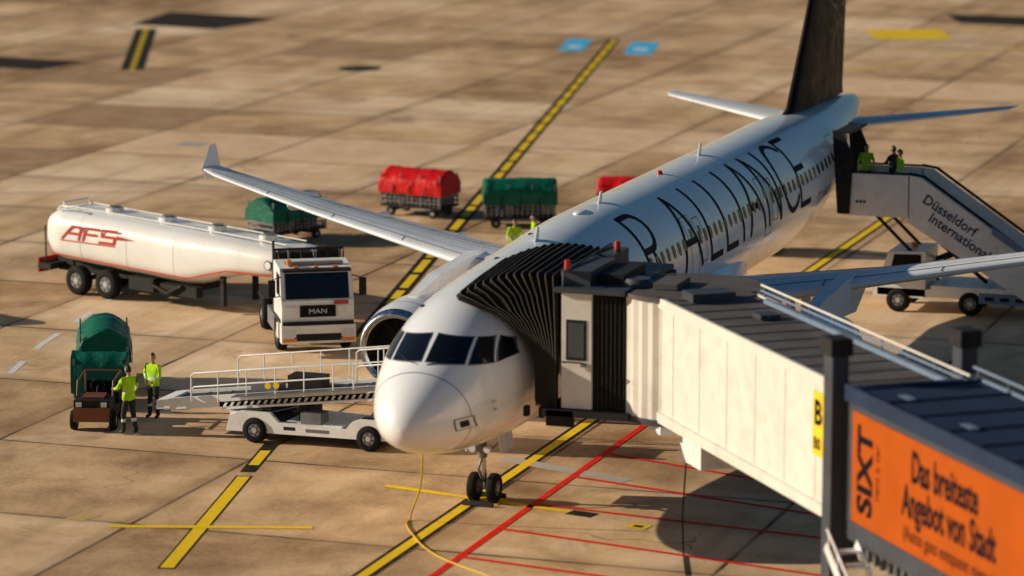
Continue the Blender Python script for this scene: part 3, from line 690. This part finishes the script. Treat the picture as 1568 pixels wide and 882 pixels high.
ch.tube([(-.9,-1.1,2.6),(-.9,-1.1,3.0),(-.9,1.1,3.0),(-.9,1.1,2.6)],.04,DK)
ch.b2(-1.6,-1.1,-.9,.2,2.2,2.85,DK); ch.b2(-1.3,-1.0,.3,1.0,2.5,3.0,DK); ch.cyl((-1.3,-1.05,2.4),(-1.3,-1.05,3.2),.04,DK)
tr.done()
# ---------------------------------------------------------------- baggage carts
def cart(loc,rot,mat,seed=0,hz=.86):
    o=Obj('baggage_cart',loc,rot);rnd=random.Random(seed);o.e.scale=(.93,.93,hz)
    c=o.part('frame',.008)
    c.b2(-1.45,1.45,-.75,.75,.42,.52,DK)
    for x_ in (-1.4,-.47,.47,1.4):
        for y_ in (-.74,.74): c.b2(x_-.025,x_+.025,y_-.025,y_+.025,.5,1.95,GREYM)
    for y_ in (-.76,.76):
        for z_ in (.68,.84,1.0,1.16): c.b2(-1.42,1.42,y_-.012,y_+.012,z_-.025,z_+.025,GREYM)
        for k in range(14): c.b2(-1.4+k*.21,-1.385+k*.21,y_-.005,y_+.005,.55,1.2,TWH)
    for x_ in (-1.43,1.43):
        for z_ in (.7,.95,1.2): c.b2(x_-.012,x_+.012,-.75,.75,z_-.04,z_+.04,GREYM)
    c.b2(1.45,2.1,-.04,.04,.38,.44,DK)
    w=o.part('wheels')
    for x_ in (-1.0,1.0):
        for y_ in (-.62,.62): w.wheel((x_,y_,.21),.21,.13)
        w.cyl((x_,-.6,.21),(x_,.6,.21),.035,DK)
        w.b2(x_-.12,x_+.12,-.5,.5,.25,.42,DK)
    t=o.part('tarpaulin');rings=[]
    N=34
    for i in range(N+1):
        x_=-1.5+3.0*i/N; sag=.02*abs(math.sin(3*math.pi*i/N))
        prof=[(-.84,1.05),(-.84,1.25),(-.83,1.5),(-.81,1.66),(-.74,1.78),(-.56,1.93),(-.34,2.07),(-.12,2.13),(.12,2.13),(.34,2.07),(.56,1.93),(.74,1.78),(.81,1.66),(.83,1.5),(.84,1.25),(.84,1.05)]
        r_=[]
        for (y_,z_) in prof:
            d=noise.noise(Vector((x_*1.5+seed*9,y_*2.5,z_*2.5)))*.08+noise.noise(Vector((x_*5+seed*3,y_*5,z_*3)))*.05
            e=1-.12*max(0,abs(x_)-1.3)/.2 if z_>1.6 else 1
            hem=.06*noise.noise(Vector((x_*2.2+seed,0,0))) if z_<1.1 else 0
            r_.append(Vector((x_,y_*e*(1+d*.55),z_-sag*(z_>1.75)+d*.6+hem-(.09 if abs(x_)>1.42 and z_>1.8 else 0))))
        rings.append(r_)
    t.loft(rings,mat,False,False,True)
    for rg_ in (rings[0],rings[-1]): t.add(rg_,[list(range(16))],mat)
    for x_ in (-.75,0,.75): 
        for sd in (-1,1): t.b2(x_-.025,x_+.025,sd*.87,sd*.88,.85,1.45,DK)
    l=o.part('luggage',.02)
    for k in range(7): l.box((-1.15+k*.38,rnd.uniform(-.3,.3),.72+rnd.uniform(0,.1)),(.32,.75,.4),[DK,NAVY,GREYM,BLACK][k%4],rz=rnd.uniform(-.2,.2))
    o.done();return o
cart((48.2,17.9,0),heading((48.8,19.4),(48.3,16.5)),REDT,1)
cart((47.0,13.4,0),heading((48.0,15.0),(49.2,12.0)),GRNT,2)
cart((41.2,20.5,0),R(-25),GRNT,3,.8)
cart((49.2,9.5,0),R(-80),REDT,4,.82)
cart((15.0,15.4,0),R(26),GRNT,5,.92)
cart((44,3.6,0),R(85),GRNT,6)
cart((22.5,27.8,0),R(70),GRNT,8)  # added out of frame: stand-in for a vehicle whose shadow falls into view
bt=Obj('baggage_tractor',(10.2,13.3,0),R(196))
b=bt.part('body',.02)
b.b2(-1.0,1.1,-.55,.55,.3,.55,DK); b.b2(.2,1.1,-.5,.5,.55,.9,DK); b.b2(-1.0,-.55,-.5,.5,.55,.8,DK); b.b2(-.5,-.05,-.4,.4,.55,.72,BLACK); b.b2(-.55,-.45,-.4,.4,.7,1.15,BLACK)
b.b2(1.1,1.16,-.5,.5,.3,.7,ORP); b.b2(.25,.9,-.3,.3,.9,.96,ORP)
for y_ in (-.35,.35): b.b2(1.1,1.14,y_-.08,y_+.08,.72,.85,HEADL)
b.tube([(.2,.0,.9),(.0,.0,1.1)],.025,DK)
b.tube([(0,.19*math.cos(t),1.1+.19*math.sin(t)) for t in [2*math.pi*k/14 for k in range(15)]],.018,DK,6)
for y_ in (-.5,.5): b.tube([(-.9,y_,.6),(-.9,y_,1.35),(.35,y_,1.3),(.5,y_,.9)],.03,ORP); 
b.tube([(-.9,-.5,1.35),(-.9,.5,1.35)],.03,ORP)
w=bt.part('wheels')
for x_ in (-.7,.75):
    for y_ in (-.55,.55): w.wheel((x_,y_,.28),.28,.18)
bt.done()
oc=Obj('open_baggage_cart',(12.6,14.35,0),R(20))
c=oc.part('frame',.008)
c.b2(-.9,.9,-.7,.7,.38,.48,DK)
for x_ in (-.88,.88):
    for y_ in (-.68,.68): c.b2(x_-.03,x_+.03,y_-.03,y_+.03,.4,1.5,GREYM)
    for z_ in (.7,1.0,1.3): c.b2(x_-.015,x_+.015,-.68,.68,z_-.03,z_+.03,GREYM)
for x_ in (-.6,.6):
    for y_ in (-.6,.6): c.wheel((x_,y_,.2),.2,.12)
c=oc.part('folded_cover');rings=[]
for i in range(15):
    y_=-.78+1.56*i/14
    rings.append([Vector((-.55+.55*u+.06*noise.noise(Vector((u*3,y_*3,2))),y_,zq+.10*noise.noise(Vector((u*2,y_*4,5))))) for u,zq in ((-.75,.55),(-.8,.9),(-.75,1.3),(-.5,1.52),(.2,1.62),(.9,1.55),(1.4,1.45))])
c.loft(rings,GRNT,False,False)
c=oc.part('luggage',.03)
for k in range(4): c.box((-.3+.3*k,.25*(-1)**k,.68),(.35,.6,.42),[DK,NAVY,ORP,BLACK][k],rz=.2*k)
oc.done()
# ---------------------------------------------------------------- belt loader
bo=Obj('belt_loader',(10.4,6.9,0),R(-90))
c=bo.part('chassis',.025)
for y0,y1 in ((-1.0,-.86),(.86,1.0)):
    c.prism([(-2.15,.35),(-2.05,.72),(-1.75,.86),(-.85,.86),(-.6,.62),(1.35,.55),(1.55,.78),(1.75,.86),(2.55,.86),(2.75,.6),(2.75,.32),(-.6,.3),(-2.15,.3)],y0,y1,TWH)
c.b2(-2.1,2.7,-.8,.8,.35,.52,DK); c.b2(-.5,1.2,-.85,.85,.4,.6,TWH); c.b2(2.3,2.7,-.86,.86,.5,.84,TWH); c.b2(-2.1,-1.8,-.86,.86,.45,.8,TWH)
c.b2(.0,.6,-.86,-.3,.6,.9,GREYM); c.b2(-.45,-.1,-1.005,-.99,.42,.52,DK); c.b2(.2,.9,-1.004,-.99,.40,.5,GREYM)
w=bo.part('wheels')
for x_ in (-1.3,2.05):
    for y_ in (-.93,.93): w.wheel((x_,y_,.36),.36,.26)
bm_=bo.part('conveyor',.015)
z=lambda x_: .80+(x_+4.5)*.125
def slab(x0,x1,y0,y1,d0,d1,mat,part=bm_): part.prism([(x0,z(x0)+d0),(x1,z(x1)+d0),(x1,z(x1)+d1),(x0,z(x0)+d1)],y0,y1,mat)
slab(-4.2,4.3,-.62,-.5,-.2,.12,TWH); slab(-4.2,4.3,.5,.62,-.2,.12,TWH); slab(-4.15,4.25,-.5,.5,-.1,.03,BELT)
slab(-4.4,-4.0,-.66,.66,-.15,.1,TWH)
slab(-2.5,3.7,-.632,-.62,-.2,-.06,BLACK)
for k in range(30): 
    x0=-2.4+k*.2; bm_.add([(x0,-.636,z(x0)-.19),(x0+.08,-.636,z(x0)-.19),(x0+.15,-.636,z(x0)-.07),(x0+.07,-.636,z(x0)-.07)],[(0,1,2,3)],TWH)
slab(-2.4,3.6,-.75,-.62,-.26,-.2,TWH); slab(-2.0,2.6,.62,1.0,-.1,-.04,TWH); slab(-2.0,2.6,-1.0,-.63,.10,.13,GREYM)
for k in range(12): slab(-4.0+k*.7,-3.95+k*.7,-.5,.5,.031,.05,GREYM)
bm_.b2(-.2,.1,-.5,.5,.5,z(0)-.1,DK); bm_.tube([(-1.8,0,.5),(1.5,0,z(1.5)-.15)],.08,METAL)
rl=bo.part('railings')
for y_,x0,x1,hh in ((-.95,-3.2,1.6,.85),(.9,-2.6,3.0,.95),(.3,1.2,3.4,1.0)):
    for hgt in (hh,hh*.55):
        rl.tube([(x0,y_,z(x0)+.05),(x0,y_,z(x0)+hgt-.08),(x0+.08,y_,z(x0)+hgt),(x1-.08,y_,z(x1)+hgt),(x1,y_,z(x1)+hgt-.08),(x1,y_,z(x1)+.05)],.024,TWH)
    k=x0+.8
    while k<x1: rl.cyl((k,y_,z(k)),(k,y_,z(k)+hh),.02,TWH,n=8); k+=.85
rl.b2(-.6,.4,-.3,.3,1.42,1.8,DK); rl.b2(-1.7,-.9,-.3,.3,1.25,1.5,GREYM)
rl.cyl((-.9,-.99,1.62),(-.9,-1.0,1.62),.09,YEL,n=12); rl.cyl((-.65,-.99,1.65),(-.65,-1.0,1.65),.09,YEL,n=12)
bo.done()
# ---------------------------------------------------------------- passenger stairs + truck
so=Obj('mobile_passenger_stairs',(35.2,-2.2,0),R(-90))
p=so.part('platform',.02)
p.b2(.0,2.2,-1.0,1.0,3.35,3.5,GREYM)
for y_ in (-1.05,1.0): p.b2(.0,2.25,y_,y_+.05,3.15,4.55,TWH)
p.tube([(0,-1.03,4.6),(2.2,-1.03,4.6)],.04,DK); p.tube([(0,1.03,4.6),(2.2,1.03,4.6)],.04,DK)
for k in range(3): p.cyl((.5+k*.12,-1.06,3.62),(.5+k*.12,-1.08,3.62),.045,DK,n=12)
for y_ in (-1.1,1.1): p.prism([(-.15,3.2),(.25,3.2),(.35,5.1),(.0,5.9),(-.35,5.95)],y_-.03,y_+.03,DK)
p.b2(-.3,.3,-1.1,1.1,5.85,5.92,DK)
f=so.part('flight',.01)
zz=lambda x_:3.5-(x_-2.2)*.62
for y_ in (-1.05,1.0):
    f.prism([(2.2,3.0),(2.2,4.55),(2.6,4.5),(8.1,zz(8.1)+.95),(8.1,zz(8.1)-.4),(7.9,zz(7.9)-.45)],y_,y_+.05,TWH)
    f.tube([(2.2,y_+.02,4.62),(2.7,y_+.02,4.55),(8.1,y_+.02,zz(8.1)+1.05)],.05,DK)
for k in range(18): f.b2(2.2+k*.33,2.2+(k+1)*.33,-1,1,zz(2.2+k*.33)-.22,zz(2.2+k*.33)-.18,GREYM); 
f.prism([(5.0,zz(5.0)+1.0),(5.0,zz(5.0)+1.25),(8.3,zz(8.3)+1.2),(8.3,zz(8.3)+.95)],-1.12,-1.06,BLUEG)
dd=Vector((1,0,-.62)).normalized(); up=Vector((.62,0,1)).normalized()
put_text(f,'Düsseldorf',.46,(2.65,-1.06,zz(2.65)+.50),dd,up,NAVY,1,.008); put_text(f,'International',.46,(2.85,-1.06,zz(2.85)+.02),dd,up,NAVY,1,.008)
sc_=so.part('scissor_support')
for y_ in (-.7,.7):
    sc_.tube([(2.0,y_,3.3),(4.8,y_,1.1)],.07,DK); sc_.tube([(1.8,y_,1.1),(4.6,y_,2.4)],.07,DK); sc_.tube([(.9,y_,3.3),(3.2,y_,1.1)],.06,DK)
tc2=so.part('truck',.02)
tc2.b2(1.2,9.0,-.95,.95,.55,.8,TWH); tc2.b2(3.0,9.0,-1.0,1.0,.8,.95,TWH); tc2.b2(4.6,8.8,-1.02,-.98,.45,.78,BLUEG)
tc2.prism([(1.05,.5),(1.05,1.2),(1.35,1.35),(1.55,2.0),(2.8,2.05),(2.8,.5)],-.95,.95,TWH)
for y0 in (-.965,.955): tc2.prism([(1.62,1.35),(1.75,1.92),(2.65,1.95),(2.65,1.35)],y0,y0+.01,GLASS)
tc2.prism([(1.335,1.37),(1.36,1.37),(1.545,1.95),(1.53,1.95)],-.85,.85,GLASS)
tc2.cyl((2.2,0,2.05),(2.2,0,2.2),.1,LAMP)
for k in range(8): tc2.b2(4.8+k*.5,5.1+k*.5,-1.03,-1.02,.55,.68,DK)
w=so.part('wheels')
for x_ in (1.9,4.3,8.0):
    for y_ in (-.85,.85): w.wheel((x_,y_,.4),.4,.26)
so.done()
# ---------------------------------------------------------------- ground power cable
cbp=Obj('ground_power_cable',(2.0,.7,0)); q=cbp.part('cable')
P=[(0.2,-.1,1.95),(.3,0,1.0),(.5,.3,.3),(.6,.4,.03),(.1,.3,.03),(-.8,-.2,.03),(-2.0,-1.0,.03),(-3.0,-2.0,.03),(-4.4,-3.9,.03),(-6.5,-6,.03)]
def cr_(P,n=8):
    P=[Vector(p) for p in P];o=[]
    for i in range(len(P)-1):
        a=P[max(i-1,0)];b=P[i];c=P[i+1];d=P[min(i+2,len(P)-1)]
        for k in range(n):
            t=k/n;o.append(.5*((2*b)+(c-a)*t+(2*a-5*b+4*c-d)*t*t+(3*b-a-3*c+d)*t**3))
    return o+[P[-1]]
q.tube(cr_(P),.025,YHOSE); cbp.done()
ck=Obj('wheel_chock',(5.07,0,0)); q=ck.part('chocks',.01)
for x_ in (-.5,.5): q.prism([(x_-.09,.02),(x_+.09,.02),(x_+.02,.13),(x_-.02,.13)],-.4,.4,DK)
ck.done()
# ---------------------------------------------------------------- people
def person(loc,rot,pose,h=1.0,top=None):
    top=top or HIV
    o=Obj('ground_crew_worker',loc,rot)
    J={'pel':(0,0,.96,.145),'bel':(0,0,1.10,.135),'che':(.0,0,1.30,.15),'nb':(-.005,0,1.46,.085),'ne':(.0,0,1.54,.052)}
    E=[('pel','bel'),('bel','che'),('che','nb'),('nb','ne')]
    for sd,k in ((1,'l'),(-1,'r')):
        J['sh'+k]=(0,sd*.17,1.42,.078); J['hp'+k]=(0,sd*.09,.90,.105)
        el,wr=pose['arm_'+k]; J['el'+k]=(*el,.052);J['wr'+k]=(*wr,.036)
        kn,an=pose['leg_'+k]; J['kn'+k]=(*kn,.072);J['an'+k]=(*an,.056)
        J['to'+k]=(an[0]+.15,an[1]+sd*.02,.045,.042)
        E+=[('che','sh'+k),('sh'+k,'el'+k),('el'+k,'wr'+k),('pel','hp'+k),('hp'+k,'kn'+k),('kn'+k,'an'+k),('an'+k,'to'+k)]
    names=list(J);idx={n:i for i,n in enumerate(names)}
    me=bpy.data.meshes.new('b');me.from_pydata([J[n][:3] for n in names],[(idx[a],idx[b]) for a,b in E],[])
    ob=bpy.data.objects.new('b',me);scene.collection.objects.link(ob)
    ob.modifiers.new('s','SKIN'); sv=me.skin_vertices[0].data
    for i,n in enumerate(names): r=J[n][3]; sv[i].radius=(r,r)
    sv[0].use_root=True
    ob.modifiers.new('u','SUBSURF').levels=2
    dg=bpy.context.evaluated_depsgraph_get();em=bpy.data.meshes.new_from_object(ob.evaluated_get(dg))
    V=[v.co.copy() for v in em.vertices];F=[tuple(p_.vertices) for p_ in em.polygons]
    bpy.data.objects.remove(ob);bpy.data.meshes.remove(me);bpy.data.meshes.remove(em)
    for v in V:
        if abs(v.y)<.2 and .85<v.z<1.5: v.x*=.8; 
        if .9<v.z<1.45 and abs(v.y)<.22: v.y*=1.12
        nz_=noise.noise(v*9)*.012; v.x+=nz_; v.y+=nz_*.6
    P=o.part('body')
    def near(c):
        best=None
        for a,b in E:
            A_=Vector(J[a][:3]);B_=Vector(J[b][:3]);d=B_-A_;t=max(0,min(1,(c-A_).dot(d)/d.length_squared));q=(c-(A_+d*t)).length-(J[a][3]*(1-t)+J[b][3]*t)
            if best is None or q<best[0]: best=(q,a,b,t)
        return best
    gr={}
    for f_ in F:
        c=sum((V[i] for i in f_),Vector())/len(f_); _,a,b,t=near(c)
        if b[:2]=='to': m=SHOE
        elif b=='ne': m=SKIN
        elif b[:2] in('kn','an'): m=REFL if (b[:2]=='an' and .25<t<.4) else TRS
        elif b[:2]=='hp' or (a=='pel' and c.z<.98): m=TRS if c.z<.90 else top
        elif b[:2] in('el',): m=top
        elif b[:2]=='wr': m=(REFL if .3<t<.5 else top)
        else:
            m=REFL if (1.08<c.z<1.12 or 1.2<c.z<1.235) else top
        gr.setdefault(m,[]).append(f_)
    base=len(P.V);P.V+=[tuple(v) for v in V]
    for m,fl in gr.items():
        P.mats.append(m)
        for f_ in fl: P.F.append([i+base for i in f_]);P.MI.append(len(P.mats)-1);P.SM.append(True)
    Hd=o.part('head')
    hm=Matrix.Translation((.015,0,1.655))@Matrix.Rotation(pose.get('turn',0),4,'Z')@Matrix.Rotation(pose.get('nod',0),4,'Y')
    Hd.T=hm
    nu,nv=24,18;Vh=[]
    for j in range(nv+1):
        t=math.pi*j/nv
        for i in range(nu):
            q_=2*math.pi*i/nu;x_=math.sin(t)*math.cos(q_);y_=math.sin(t)*math.sin(q_);z_=-math.cos(t)
            jaw=1-.28*max(0,-z_-.1)
            px=x_*.098*(1-.12*max(0,-z_));py=y_*.076*jaw;pz=z_*.122
            if x_>.85 and abs(y_)<.25 and -.35<z_<.05: px+=.022
            if x_>.7 and .05<z_<.25 and .2<abs(y_)<.6: px-=.008
            Vh.append((px,py,pz))
    Fs=[];Fh=[]
    for j in range(nv):
        for i in range(nu):
            a=j*nu+i;b_=j*nu+(i+1)%nu;f_=(a,b_,b_+nu,a+nu);c=sum((Vector(Vh[k]) for k in f_),Vector())/4
            (Fh if (c.z>.065 or (c.x<-.005 and c.z>-.055) ) else Fs).append(f_)
    Hd.add(Vh,Fs,SKIN,True);Hd.add([tuple(Vector(v)*1.05) for v in Vh],Fh,HAIR,True)
    for sd in (1,-1):
        Hd.sph((.082,sd*.030,.012),(.012,.014,.008),HAIR,8,6); Hd.sph((.0,sd*.077,-.005),(.018,.010,.03),SKIN,8,6); Hd.box((.09,sd*.03,.032),(.008,.034,.007),HAIR)
    Hd.sph((.102,0,-.018),(.014,.013,.02),SKIN,8,6);Hd.sph((.086,0,-.058),(.010,.024,.006),REDP,8,6)
    Hd.cyl((-.01,0,-.17),(0,0,-.06),.05,SKIN,n=14)
    Hn=o.part('hands')
    for sd,k in ((1,'l'),(-1,'r')):
        el,wr=pose['arm_'+k];w_=Vector(wr);d=(w_-Vector(el)).normalized()
        side=Vector((1,0,0));side=(side-d*side.dot(d)).normalized();pn=d.cross(side)*(-sd)
        Hn.tube([w_-d*.03,w_+d*.01,w_+d*.05,w_+d*.085],[.027,.028,.034,.028],SKIN,10)
        for i,L in enumerate((.07,.078,.072,.056)):
            b_=w_+d*.075+side*(.027-.018*i)
            Hn.tube([b_,b_+d*L*.45+pn*.004,b_+d*L*.8+pn*.018,b_+d*L*.92+pn*.034],[.0095,.009,.008,.006],SKIN,6)
        b_=w_+d*.03+side*.024
        Hn.tube([b_,b_+side*.022+d*.02,b_+side*.028+d*.048+pn*.01],[.012,.0105,.008],SKIN,6)
    o.e.scale=(h,h,h);o.done();return o
stand={'arm_l':((-.02,.25,1.15),(.08,.24,.92)),'arm_r':((-.02,-.25,1.15),(.08,-.24,.92)),'leg_l':((.02,.11,.5),(-.02,.13,.085)),'leg_r':((.02,-.11,.5),(.02,-.12,.085))}
reach=dict(stand,arm_l=((.1,.27,1.2),(.33,.2,1.15)),arm_r=((.02,-.27,1.18),(.2,-.2,1.0)),leg_l=((.08,.12,.5),(.06,.14,.085)),leg_r=((-.0,-.12,.5),(-.12,-.13,.085)),nod=.25)
hip=dict(stand,arm_r=((-.08,-.36,1.2),(.05,-.2,1.03)),arm_l=((.05,.27,1.17),(.25,.17,1.05)),turn=.4)
person((9.25,11.9,0),R(60),reach,h=1.10); person((11.4,12.15,0),R(165),hip,h=1.06)
person((36.0,-2.55,3.5),R(200),stand); person((35.9,-3.5,3.5),R(60),reach,1.0,TRS); person((35.1,-3.9,3.5),R(120),stand)
person((38.0,10.5,0),R(200),reach); person((39.2,10.2,0),R(120),stand)
# ---------------------------------------------------------------- light, sky, camera
sv=Vector((-.215,.92,.33)).normalized()
sl=bpy.data.lights.new('sun','SUN');sl.energy=5;sl.angle=R(.4);sl.color=(1,.89,.72)
so_=bpy.data.objects.new('sun',sl);so_.rotation_euler=sv.to_track_quat('Z','Y').to_euler();scene.collection.objects.link(so_)
wd=bpy.data.worlds.new('World');scene.world=wd;wd.use_nodes=True;nt=wd.node_tree
sk=nt.nodes.new('ShaderNodeTexSky');sk.sky_type='NISHITA';sk.sun_disc=False;sk.sun_elevation=math.asin(sv.z);sk.sun_rotation=math.atan2(sv.x,sv.y)
hs=nt.nodes.new('ShaderNodeHueSaturation');hs.inputs['Saturation'].default_value=1.45
nt.links.new(sk.outputs[0],hs.inputs['Color']);nt.links.new(hs.outputs[0],nt.nodes['Background'].inputs[0]);nt.nodes['Background'].inputs[1].default_value=.052
cd=bpy.data.cameras.new('camera');cam=bpy.data.objects.new('camera',cd);scene.collection.objects.link(cam);scene.camera=cam
cam.location=(-76.604,-28.892,21.1528)
yw,pt=.3319,.1784
fd=Vector((math.cos(pt)*math.cos(yw),math.cos(pt)*math.sin(yw),-math.sin(pt)))
cam.rotation_euler=fd.to_track_quat('-Z','Y').to_euler()
cd.sensor_width=36;cd.lens=5347/1568*36;cd.clip_start=1;cd.clip_end=8000
cd.dof.use_dof=True;cd.dof.focus_distance=98;cd.dof.aperture_fstop=.36
scene.view_settings.view_transform='Standard';scene.view_settings.look='None';scene.view_settings.exposure=0
print('OK built')
